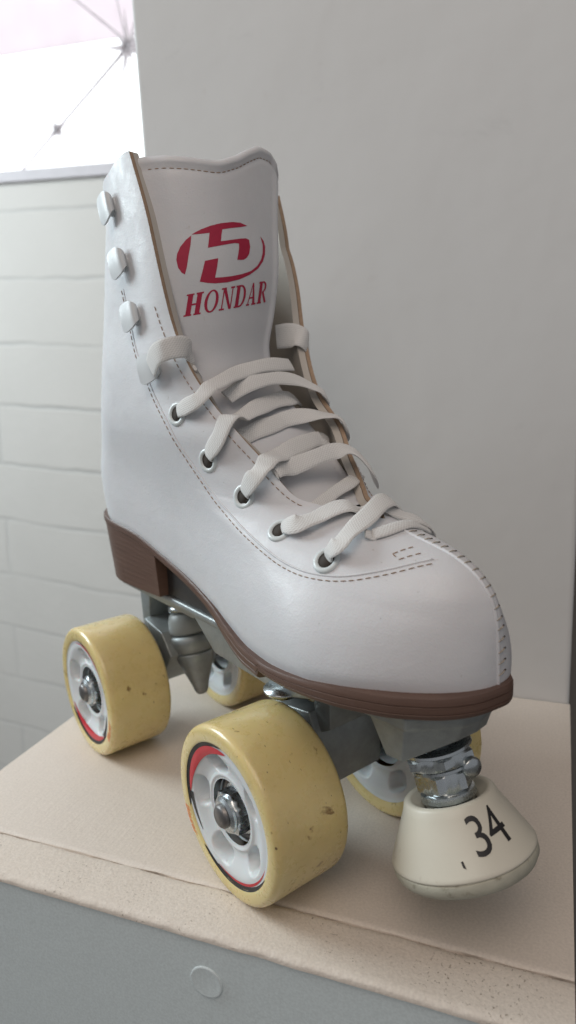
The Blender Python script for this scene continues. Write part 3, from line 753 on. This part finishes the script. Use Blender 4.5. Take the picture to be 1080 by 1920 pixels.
# wheels ---------------------------------------------------------------
def wheel(x,side,rot,tex):
    yc=side*T_/2; d=side          # outward direction in y
    mb=MB(); hw=W_/2
    prof=[(-hw+.6,RH-.2),(-hw+.15,RH+.6),(-hw,RH+1.2),(-hw+.05,R_-2.2),(-hw+.35,R_-1.3),(-hw+.9,R_-.6),(-hw+1.7,R_-.15),(-hw+2.6,R_),(-hw/2,R_+.0),(0,R_),(hw/2,R_),(hw-2.6,R_),(hw-1.7,R_-.15),(hw-.9,R_-.6),(hw-.35,R_-1.3),(hw-.05,R_-2.2),(hw,RH+1.2),(hw-.15,RH+.6),(hw-.6,RH-.2)]
    V=[];F=[];n=128
    def P(r,th,o): # o: outward distance from the wheel centre plane ; angles in the wheel's own frame
        return (r*math.cos(th),o*d,r*math.sin(th))
    for o_,r in prof:
        for k in range(n): V.append(P(r,2*pi*k/n,o_))
    for i in range(len(prof)-1):
        for k in range(n): F.append((i*n+k,i*n+(k+1)%n,(i+1)*n+(k+1)%n,(i+1)*n+k))
    mb.add(V,F); ty=mb.obj('wheel',M['pu'])
    ty.location=(x*S,yc*S,R_*S); ty.rotation_euler=(0,-rot,0)
    ty.parent=skate; ty.matrix_parent_inverse=Matrix.Translation((.025,0,0))
    # hub: one dished web with five rounded pockets, on both faces
    hm=MB()
    for face in (1,-1):
        V=[];F=[];nr=40;na=160; r0=11.4
        for i in range(nr+1):
            r=r0+(RH-r0)*i/nr
            for k in range(na):
                th=2*pi*k/na
                dep=.9+2.4*sst(22.3,15,r)+ .0
                ph=(th%(2*pi/5))-pi/5; u_=ph*17.2; v_=r-17.6
                q=(abs(u_)/5.2)**2.6+(abs(v_)/3.7)**2.6
                dep+=5.5*sst(1.25,.62,q)
                rib=.5*math.exp(-((r-12.9)/.7)**2); dep-=rib
                
                if r>RH-.8: dep-=.25
                V.append(P(r,th,(hw-dep)*face))
        for i in range(nr):
            for k in range(na): F.append((i*na+k,i*na+(k+1)%na,(i+1)*na+(k+1)%na,(i+1)*na+k))
        hm.add(V,F)
    V=[];F=[]  # bore wall
    for o_ in (-hw+6,hw-6):
        for k in range(64): V.append(P(11.4,2*pi*k/64,o_))
    for k in range(64): F.append((k,(k+1)%64,64+(k+1)%64,64+k))
    hm.add(V,F)
    hub=mesh_obj('hub',hm.V,hm.F,M['hub'],ty,True)
    bm=bmesh.new(); bm.from_mesh(hub.data)
    bmesh.ops.recalc_face_normals(bm,faces=bm.faces); bm.to_mesh(hub.data); bm.free()
    # bearing
    be=MB(); of=hw-6.4
    lathe(be,P(0,0,of-7),(0,d,0),[(0,11.35),(6.6,11.35),(7,10.9),(7,9.4),(6.5,9.2),(6.5,6.4),(6.9,6.2),(6.9,5.0),(6.4,4.6)],48,cap=False)
    be.obj('bearing',M['dull_steel'],ty)
    sh_=MB(); lathe(sh_,P(0,0,of-.62),(0,d,0),[(0,6.3),(.1,9.3)],48,cap=False); sh_.obj('bearing_shield',M['dark_metal'],ty)
    nt_=MB(); hexnut(nt_,P(0,0,of-.3),(0,d,0),5.2,8.0,phase=.3+rot,ch=.1); lathe(nt_,P(0,0,of+4.9),(0,d,0),[(-.3,6.4),(.9,6.2),(1.7,5.0),(1.7,3.6)],32,cap=False)
    lathe(nt_,P(0,0,of-.9),(0,d,0),[(0,5.5),(.5,8.9),(1.0,8.9),(1.1,5)],32)
    nt_.obj('axle_nut',M['zinc'],ty).data.set_sharp_from_angle(angle=math.radians(30))
    # printed swooshes on the outer hub rim and the side of the tyre
    def arc(name,mat,a0,a1,r0f,r1f,off,par):
        V=[];F=[];n=60
        for k in range(n+1):
            t=k/n; th=math.radians(a0+(a1-a0)*t)*(-d) if False else math.radians(a0+(a1-a0)*t)
            for j in range(5):
                r=r0f(t)+(r1f(t)-r0f(t))*j/4
                dep=.9+2.4*sst(22.3,15,r)-(.25 if r>RH-.8 else 0)
                if r>RH: dep=.0 if r>RH+1.2 else (.55-.6*sst(RH-.2,RH+1.2,r))
                V.append(P(r,th,hw-dep+off+.06))
        for k in range(n):
            for j in range(4): F.append((k*5+j,k*5+j+1,k*5+j+6,k*5+j+5))
        return mesh_obj(name,V,F,mat,par,True)
    tp=lambda t:math.sin(pi*t)**.55
    arc('black_swoosh',M['black_print'],88,200,lambda t:RH+.3-2.2*tp(t),lambda t:RH+.3,.09,hub)
    arc('red_swoosh',M['red_print'],84,186,lambda t:RH-1.4-3.4*math.sin(pi*t)**.7,lambda t:RH-1.2,.16,hub)
    arc('black_swoosh',M['black_print'],186,222,lambda t:21.9+ .2*t,lambda t:24.6-2.2*t,.10,hub)
    arc('black_swoosh',M['black_print'],232,335,lambda t:RH+.35-1.5*tp(t),lambda t:RH+.35,.09,hub)
    arc('red_swoosh',M['red_print'],250,345,lambda t:RH-1.0-1.0*math.sin(pi*t)**.8,lambda t:RH-1.1,.12,hub)
    # script lettering on the side wall
    cu=bpy.data.curves.new('t','FONT'); cu.body='Blazer'; cu.size=4.4; cu.shear=.4; cu.offset=.06; cu.align_x='CENTER'; cu.space_character=1.0
    to=bpy.data.objects.new('t',cu); C.objects.link(to)
    dg=bpy.context.evaluated_depsgraph_get(); me=bpy.data.meshes.new_from_object(to.evaluated_get(dg)); bpy.data.objects.remove(to)
    bm=bmesh.new(); bm.from_mesh(me); bmesh.ops.triangulate(bm,faces=bm.faces)
    V=[];F=[]
    for v in bm.verts:
        th=math.radians(210)+ (v.co.x/27.0); r=RH+3.9-v.co.y*.85
        if d>0: th=math.radians(210)-(v.co.x/27.0)
        V.append(P(r,th,hw-.03+.08))
    bm.verts.ensure_lookup_table()
    for f in bm.faces: F.append(tuple(v.index for v in f.verts))
    bm.free(); mesh_obj('lettering',V,F,M['orange_print'],ty,True)
    return ty
wheel(0,-1,0,0); wheel(-B_,-1,math.radians(128),1); wheel(0,1,1.0,0); wheel(-B_,1,2.2,0)
# toe stop --------------------------------------------------------------
tc=Vector((54.6,0,45.6)); ta=(Vector((61.5,0,26.5))-tc).normalized()
ts_=MB()
lathe(ts_,tc,ta,[(4.0,8.5),(2.4,9.6),(1.9,11.0),(.5,11.8),(.05,12.7),(.2,13.9),(.8,14.5),(3,15.3),(16.6,22.45),(17.4,22.8),(17.9,22.8),(18.2,22.4),(18.25,21.8)],96,cap=False)
stop=SP(ts_.obj('toe_stop',M['stop'])); stop['label']='pale rubber toe stop with black number 34'
r_=MB(); lathe(r_,tc,ta,[(18.1,21.8),(18.35,22.5),(18.8,22.75),(20.8,22.7),(22.6,21.6),(23.8,19.0),(24.3,16),(24.4,6),(24.4,.5)],96); r_.obj('stop_base',M['stop_rim'],stop)
# bolt stack: washer, lock nut, hex, collar
s_=MB(); lathe(s_,tc-ta*16.5,ta,[(0,5.5),(20,5.5)],24); hexnut(s_,tc-ta*7.6,ta,6.2,9.3,phase=.55); lathe(s_,tc-ta*1.4,ta,[(0,7.6),(.6,8.6),(2.6,8.9),(3.3,8.2),(4.6,8.0)],40)
so=s_.obj('stop_bolt',M['zinc'],stop); so.data.set_sharp_from_angle(angle=math.radians(30))
s_=MB(); lathe(s_,tc-ta*15.6+Vector((.3,0,.2)),ta+Vector((-.06,.06,0)),[(0,9.6),(.4,11.0),(1.2,11.2),(1.6,10.6)],48); hexnut(s_,tc-ta*13.4,ta,4.2,11.6,phase=.15,ch=.22); lathe(s_,tc-ta*9.3,ta,[(0,9.0),(.4,9.8),(1.2,9.8),(1.6,9.0)],48)
s_.obj('lock_washer',M['zinc'],stop).data.set_sharp_from_angle(angle=math.radians(30))
s_=MB(); pc=Vector((60.5,3,56.5)); lathe(s_,tc-ta*8+Vector((9.0,2.5,3.2)),(.9,-.25,.1),[(-3,3.2),(1.5,3.3),(2.2,2.8)],28); s_.obj('clamp_screw',M['zinc'],stop)
# number 34 wrapped on the cone
def text_poly(body,size,shear=0):
    cu=bpy.data.curves.new('t','FONT'); cu.body=body; cu.size=size; cu.shear=shear; cu.align_x='CENTER'; cu.resolution_u=4; cu.space_character=.92
    to=bpy.data.objects.new('t',cu); C.objects.link(to); dg=bpy.context.evaluated_depsgraph_get()
    me=bpy.data.meshes.new_from_object(to.evaluated_get(dg)); bpy.data.objects.remove(to); return me
a,u,v=frame(ta)
def cone_pt(th,dd,off):
    r=15.3+(22.45-15.3)*(dd-3)/13.6; rad=(u*math.cos(th)+v*math.sin(th)); nn=(rad*14.5-a*7.7).normalized(); return tc+a*dd+rad*r+nn*off
NUM=dict(th=None)
# angle whose outward direction points towards (0.86,-0.51)
def ang(vec):
    vec=Vector(vec); return math.atan2(vec.dot(v),vec.dot(u))
th0=ang(NUMDIR)
sgn=1 if (u*math.cos(th0+.2)+v*math.sin(th0+.2)).dot(Vector((.5,.85,0)))>(u*math.cos(th0)+v*math.sin(th0)).dot(Vector((.5,.85,0))) else -1
me=text_poly('34',14.2)
bm=bmesh.new(); bm.from_mesh(me); bmesh.ops.triangulate(bm,faces=bm.faces)
for _ in range(5):
    Le=[e for e in bm.edges if e.calc_length()>1.0]
    if not Le: break
    bmesh.ops.subdivide_edges(bm,edges=Le,cuts=1); bmesh.ops.triangulate(bm,faces=bm.faces)
V=[];F=[]; ca,sa=math.cos(NUMROT),math.sin(NUMROT)
for q_ in bm.verts:
    X=q_.co.x*1.03; Y=q_.co.y-5.2; X,Y=X*ca-Y*sa,X*sa+Y*ca
    V.append(cone_pt(th0+sgn*X/19.0,NUMD-Y,.1))
for f in bm.faces: F.append(tuple(q_.index for q_ in f.verts))
bm.free(); mesh_obj('number_mark',V,F,M['black_print'],stop,True)
tk=MB(); V=[cone_pt(th0+sgn*(xx/19.),dd,.07) for xx,dd in ((-10.6,12.8),(-10.0,12.6),(-9.6,14.6),(-10.3,14.2))]; tk.add(V,[(0,1,2,3)]); tk.obj('ink_tick',M['black_print'],stop)
# ------------------------------------------------------------------ setting
A31=math.radians(31); ue=Vector((math.cos(A31),math.sin(A31),0)); ve=Vector((-math.sin(A31),math.cos(A31),0))
def UV(u_,v_,z): p=ue*u_+ve*v_; return (p.x,p.y,z)
def ubox(mb,u0,u1,v0,v1,z0,z1,m=0):
    V=[UV(a,b_,c) for c in (z0,z1) for b_ in (v0,v1) for a in (u0,u1)]
    F=[(0,1,3,2),(4,6,7,5),(0,4,5,1),(1,5,7,3),(3,7,6,2),(2,6,4,0)]
    return mb.add(V,F,m)
def frame_obj(o,loc=(0,0,0),rz=A31):
    """give a world-space mesh a local frame turned with the pedestal, so grain follows its edges"""
    mt=Matrix.Translation(Vector(loc)*S)@Matrix.Rotation(rz,4,'Z'); o.data.transform(mt.inverted()); o.matrix_world=mt; return o
U0,U1,V0,V1=-162.5,85.5,-62.,133.
ped=tag(empty('pedestal',UV(-38,35,-700)),'painted wooden display pedestal with cream top board and blue-grey front face','pedestal')
def PP(o):
    o.parent=ped; o.matrix_parent_inverse=Matrix.Translation(ped.location).inverted(); return o
def worn_board(name,u0,u1,v0,v1,z0,z1,mat,res=2.5,amp=.35,seed=0):
    """board with a gently uneven, rounded, worn top edge"""
    from mathutils import noise as mn
    nu=int((u1-u0)/res); nv=max(6,int((v1-v0)/res)); V=[];F=[]
    def edge(dst): 
        return (-1.3 if v0<-50 else -.7)*max(0,1-dst/1.6)**2
    for i in range(nv+1):
        for j in range(nu+1):
            uu=u0+(u1-u0)*j/nu
            # denser rows near the two long edges
            t=i/nv; t=.5-.5*math.cos(pi*t); vv=v0+(v1-v0)*t
            q=mn.noise(Vector((uu*.05,vv*.05,seed)))*.6+mn.noise(Vector((uu*.3,vv*.3,seed+4)))*.4
            dst=min(vv-v0,v1-vv if v1<100 else 99); dst=max(0,dst+q*.5)
            wob=mn.noise(Vector((uu*.08,seed,2.)))*.35 if i in (0,) else 0
            V.append(UV(uu,vv+wob,z1+amp*q*.5+edge(dst)))
    n=nu+1
    for i in range(nv):
        for j in range(nu): F.append((i*n+j,i*n+j+1,(i+1)*n+j+1,(i+1)*n+j))
    b=len(V)
    per=[j for j in range(n)]+[i*n+nu for i in range(1,nv+1)]+[nv*n+j for j in range(nu-1,-1,-1)]+[i*n for i in range(nv-1,0,-1)]
    for k in per: x,y,z=V[k]; V.append((x,y,z0))
    K=len(per)
    for k in range(K): F.append((per[k],b+k,b+(k+1)%K,per[(k+1)%K]))
    F.append(tuple(b+k for k in range(K)))
    o=MB().add(V,F).obj(name,mat); o.data.set_sharp_from_angle(angle=math.radians(50)); return PP(frame_obj(o))
worn_board('top_board',U0,U1,-41.4,V1-.5,-18,0,M['cream_paint'],3,.25,1)
worn_board('front_edging',U0,U1,V0,-41.7,-2.4,.15,M['cream_edge'],1.6,.55,9)
f=MB(); ubox(f,U0+.8,U1-.8,V0+.9,V0+20,-700,-2.45); PP(frame_obj(f.obj('front_panel',M['grey_paint'],smooth=False,bevel=.6)))
f=MB(); ubox(f,U0+.8,U0+16,V0+20.1,V1-1,-700,-18.1); ubox(f,U1-16,U1-.8,V0+20.1,V1-1,-700,-18.1); PP(frame_obj(f.obj('side_panels',M['grey_paint'],smooth=False)))
f=MB(); X=Vector((9.0,-66.95,-19.0)); X=X-ve*0.; lathe(f,X+ve*1.12-ve*.45,-ve,[(-.8,6.0),(0,6.0),(.3,5.7),(.22,5.2),(.25,.4)],48); PP(f.obj('plug',M['grey_paint']))
f=MB(); tube(f,[UV(-142.6+i*.0,V0+1.05,-8-i*4+.0) for i in range(14)],.35,6); PP(f.obj('joint_line',M['grey_paint']))
# plaster wall behind
w=MB(); ubox(w,-144.5,85.0,V1,V1+70,-700,700)
wl=frame_obj(w.obj('plaster_wall',M['plaster'],smooth=False,bevel=2.0,seg=3)); tag(wl,'smooth pale plastered wall pier rising directly behind the pedestal','wall')
# brick wall and window -------------------------------------------------
Dn=Vector((0.85651639,0.51080967,-0.07384543)); Nn=Vector((0.51220815,-0.85886134,0.)); Uu=Vector((0.06342299,0.03782423,0.9972697)); P0=Vector((-715.05,158.794,181.677))
MTb=Matrix(((Dn.x,Uu.x,Nn.x,P0.x*S),(Dn.y,Uu.y,Nn.y,P0.y*S),(Dn.z,Uu.z,Nn.z,P0.z*S),(0,0,0,1)))
def BO(o): o.matrix_world=MTb; return o
m,nt,b=newmat('painted_brick'); co=coords(nt)
mp=node(nt,'ShaderNodeMapping'); mp.inputs['Location'].default_value=(.09,.0395,0); nt.links.new(co,mp.inputs['Vector'])
wv=node(nt,'ShaderNodeVectorMath',operation='ADD'); nz=node(nt,'ShaderNodeTexNoise'); nz.inputs['Scale'].default_value=14; nt.links.new(co,nz.inputs['Vector'])
sc2=node(nt,'ShaderNodeVectorMath',operation='SCALE'); sc2.inputs['Scale'].default_value=.010; nt.links.new(nz.outputs['Color'],sc2.inputs[0]); nt.links.new(mp.outputs[0],wv.inputs[0]); nt.links.new(sc2.outputs[0],wv.inputs[1])
br=node(nt,'ShaderNodeTexBrick'); br.inputs['Scale'].default_value=1; br.inputs['Brick Width'].default_value=.46; br.inputs['Row Height'].default_value=.0800; br.inputs['Mortar Size'].default_value=.0042; br.inputs['Mortar Smooth'].default_value=.9
nt.links.new(wv.outputs[0],br.inputs['Vector'])
fade=ramp(nt,noise(nt,co,5,3),[(.35,.2),(.7,.9)])
mo=mixc(nt,1.0,br.outputs['Fac'],fade,'MULTIPLY')
base=mixc(nt,noise(nt,co,9,5),(.61,.585,.55),(.68,.65,.615))
nt.links.new(mixc(nt,mo,base,(.48,.47,.455)),b.inputs['Base Color']); b.inputs['Roughness'].default_value=.7
inv=mixc(nt,1.0,(1,1,1),mo,'SUBTRACT'); n1=bump(nt,b,inv,.35,3); bump(nt,b,noise(nt,co,90,5),.3,1.5,n1)
M['brick']=m
XL,XR,YB,YT=-900,330,240,760
w=MB()
box(w,-2600,2600,-1500,YB,-90,0); 
w2=MB(); 
# axis order: x along courses, y up, z out of the wall
def wbox(mb,x0,x1,y0,y1,z0,z1,m=0):
    V=[(a,b_,c) for c in (z0,z1) for b_ in (y0,y1) for a in (x0,x1)]
    return mb.add(V,[(0,1,3,2),(4,6,7,5),(0,4,5,1),(1,5,7,3),(3,7,6,2),(2,6,4,0)],m)
w=MB(); wbox(w,-2600,2600,-1600,YB-13,-90,0); wbox(w,-2600,XL,YB-13,YT,-90,0); wbox(w,XR,2600,YB-13,YT,-90,0); wbox(w,-2600,2600,YT,1600,-90,0)
tag(BO(w.obj('brick_wall',M['brick'],smooth=False)),'white painted brick wall in the background left of the skate, below the bright window','wall')
win=tag(empty('window'),'overexposed bright window with a thin star-noded lattice above the brick wall','window'); win.matrix_world=MTb@Matrix.Translation((0,YB*S,0))
def WO(o):
    o.parent=win; o.matrix_parent_inverse=Matrix.Translation((0,-YB*S,0)); return o
f=MB(); wbox(f,XL-10,XR+10,YB-13,YB,-90,6); WO(f.obj('sill',simple('mauve_sill',(.60,.565,.59),.6)[0],smooth=False,bevel=1.5))
f=MB(); t_=14
wbox(f,XL,XR,YB,YB+6,-80,-60); wbox(f,XL,XL+t_,YB+6,YT-t_,-80,-60); wbox(f,XR-t_,XR,YB+6,YT-t_,-80,-60); wbox(f,XL,XR,YT-t_,YT,-80,-60)
WO(f.obj('frame',M['glass_white'],smooth=False,bevel=1))
# lattice: thin crossing bars with star nodes
LM,nt,b=newmat('bloom_lattice'); b.inputs['Base Color'].default_value=(.85,.82,.83,1); tr=node(nt,'ShaderNodeBsdfTranslucent'); tr.inputs['Color'].default_value=(.85,.82,.83,1)  # translucent so the backlit bars glow pale, imitating bloom
ms=node(nt,'ShaderNodeMixShader'); ms.inputs[0].default_value=.8; nt.links.new(b.outputs[0],ms.inputs[1]); nt.links.new(tr.outputs[0],ms.inputs[2]); nt.links.new(ms.outputs[0],nt.nodes['Material Output'].inputs['Surface'])
f=MB(); zz=-40
n1_=(98,372); n2_=(-7,294)
def bar(a,b_,r=1.1,r2=None):
    a=Vector((*a,zz)); b_=Vector((*b_,zz)); tube(f,[a+(b_-a)*t for t in (0,.25,.5,.75,1)],r,8,rf=(lambda t:1+((r2/r)-1)*t) if r2 is not None else None)
def ext_(a,b_,t): return (a[0]+(b_[0]-a[0])*t,a[1]+(b_[1]-a[1])*t)
bar(ext_(n1_,n2_,0),ext_(n1_,n2_,3.2),1.9)
bar(ext_(n1_,(50,410),2.4),ext_(n1_,(132,348),5),1.5)
bar(ext_(n2_,(-56,330),4),ext_(n2_,(-56,330),-1.0),1.2)
bar(n1_,ext_(n1_,n2_,-2.2),1.2)
def star(c,R,k,ph,r0):
    for i in range(k):
        a_=ph+2*pi*i/k; L_=R*(1 if i%2==0 else .55)
        bar(c,(c[0]+L_*math.cos(a_),c[1]+L_*math.sin(a_)),r0,.25)
    lathe(f,Vector((*c,zz-2.5)),(0,0,1),[(0,r0*1.0),(1,r0*1.6),(2.5,r0*1.8),(4,r0*1.6),(5,r0*1.0)],24)
bar(n1_,(60,520),1.0)
bar(n1_,(150,500),1.0)
bar(n1_,(-70,352),.55)
bar(n1_,(92,250),.5)
star(n1_,40,9,.25,3.8); star(n2_,15,8,.4,3.0)
star((-112,216+50),16,8,.4,2.0)
WO(f.obj('lattice',LM))
m,nt,b=newmat('translucent_bloom'); b.inputs['Base Color'].default_value=(.80,.70,.72,1); b.inputs['Roughness'].default_value=.9
tr=node(nt,'ShaderNodeBsdfTranslucent'); 
nt.links.new(mixc(nt,noise(nt,coords(nt),30,5),(.86,.80,.83),(.94,.89,.91)),tr.inputs['Color'])
ms=node(nt,'ShaderNodeMixShader'); ms.inputs[0].default_value=.88; nt.links.new(b.outputs[0],ms.inputs[1]); nt.links.new(tr.outputs[0],ms.inputs[2]); nt.links.new(ms.outputs[0],nt.nodes['Material Output'].inputs['Surface'])
f=MB(); wbox(f,XL+2,XR-2,391,YT-2,-58,-56.5); WO(f.obj('bloom_panel',m,smooth=False,bevel=.4))  # added translucent panel; its pale pink stands for bloom over the lintel
pw=MB(); ubox(pw,85.3,900,206,256,-700,900); tag(frame_obj(pw.obj('partition_wall',simple('shadow_taupe',(.17,.155,.14),.7)[0],smooth=False)),'wall edge painted dark taupe for its shadow, glimpsed past the right side of the plaster pier','wall')  # added wall return, its shadow put into the dark taupe colour
# bright overcast sky outside
m=bpy.data.materials.new('overcast_sky'); m.use_nodes=True; nt=m.node_tree; nt.nodes.clear(); e=node(nt,'ShaderNodeEmission'); e.inputs['Color'].default_value=(.93,.98,1,1); e.inputs['Strength'].default_value=SKY
oo=node(nt,'ShaderNodeOutputMaterial'); nt.links.new(e.outputs[0],oo.inputs[0])
f=MB(); wbox(f,-2600,2600,-300,2400,-1300,-1290); tag(BO(f.obj('sky',m,smooth=False)),kind='structure')
# floor and lights
fl=MB(); fl.add([(-4000,-4000,-700),(4000,-4000,-700),(4000,4000,-700),(-4000,4000,-700)],[(0,1,2,3)])
tag(fl.obj('floor',simple('room_floor',(.30,.29,.27),.7,vs=5)[0],smooth=False),kind='structure')
w=bpy.data.worlds.new('World'); sc.world=w; w.use_nodes=True
bg=w.node_tree.nodes['Background']; bg.inputs['Color'].default_value=WORLD[:3]+(1,); bg.inputs['Strength'].default_value=WORLD[3]
def area(name,loc,target,size,power,col,sy=None):
    l=bpy.data.lights.new(name,'AREA'); l.shape='RECTANGLE'; l.size=size; l.size_y=sy or size; l.energy=power; l.color=col
    o=bpy.data.objects.new(name,l); C.objects.link(o); o.location=Vector(loc)*S
    d=(Vector(target)-Vector(loc)).normalized(); o.rotation_euler=d.to_track_quat('-Z','Y').to_euler(); return o
for a_ in LIGHTS: area(*a_)
# ------------------------------------------------------------------ camera
cd=bpy.data.cameras.new('camera'); cam=bpy.data.objects.new('camera',cd); C.objects.link(cam)
r_c=Vector((0.61111163,0.79029504,-0.04445586)); u_c=Vector((-0.13892482,0.16237921,0.97689963)); f_c=Vector((-0.77925764,0.59081871,-0.20902342))
cam.matrix_world=Matrix(((r_c.x,u_c.x,-f_c.x,.18169695),(r_c.y,u_c.y,-f_c.y,-.1547973),(r_c.z,u_c.z,-f_c.z,.17969929),(0,0,0,1)))
cd.sensor_fit='VERTICAL'; cd.sensor_height=36; cd.sensor_width=36; cd.lens=36*1294.86/1920; cd.clip_start=.01; cd.clip_end=30
cd.dof.use_dof=True; cd.dof.focus_distance=.235; cd.dof.aperture_fstop=12
sc.camera=cam
sc.view_settings.view_transform='Standard'; sc.view_settings.look='None'; sc.view_settings.exposure=EXPO; sc.view_settings.gamma=1
sc.cycles.max_bounces=8
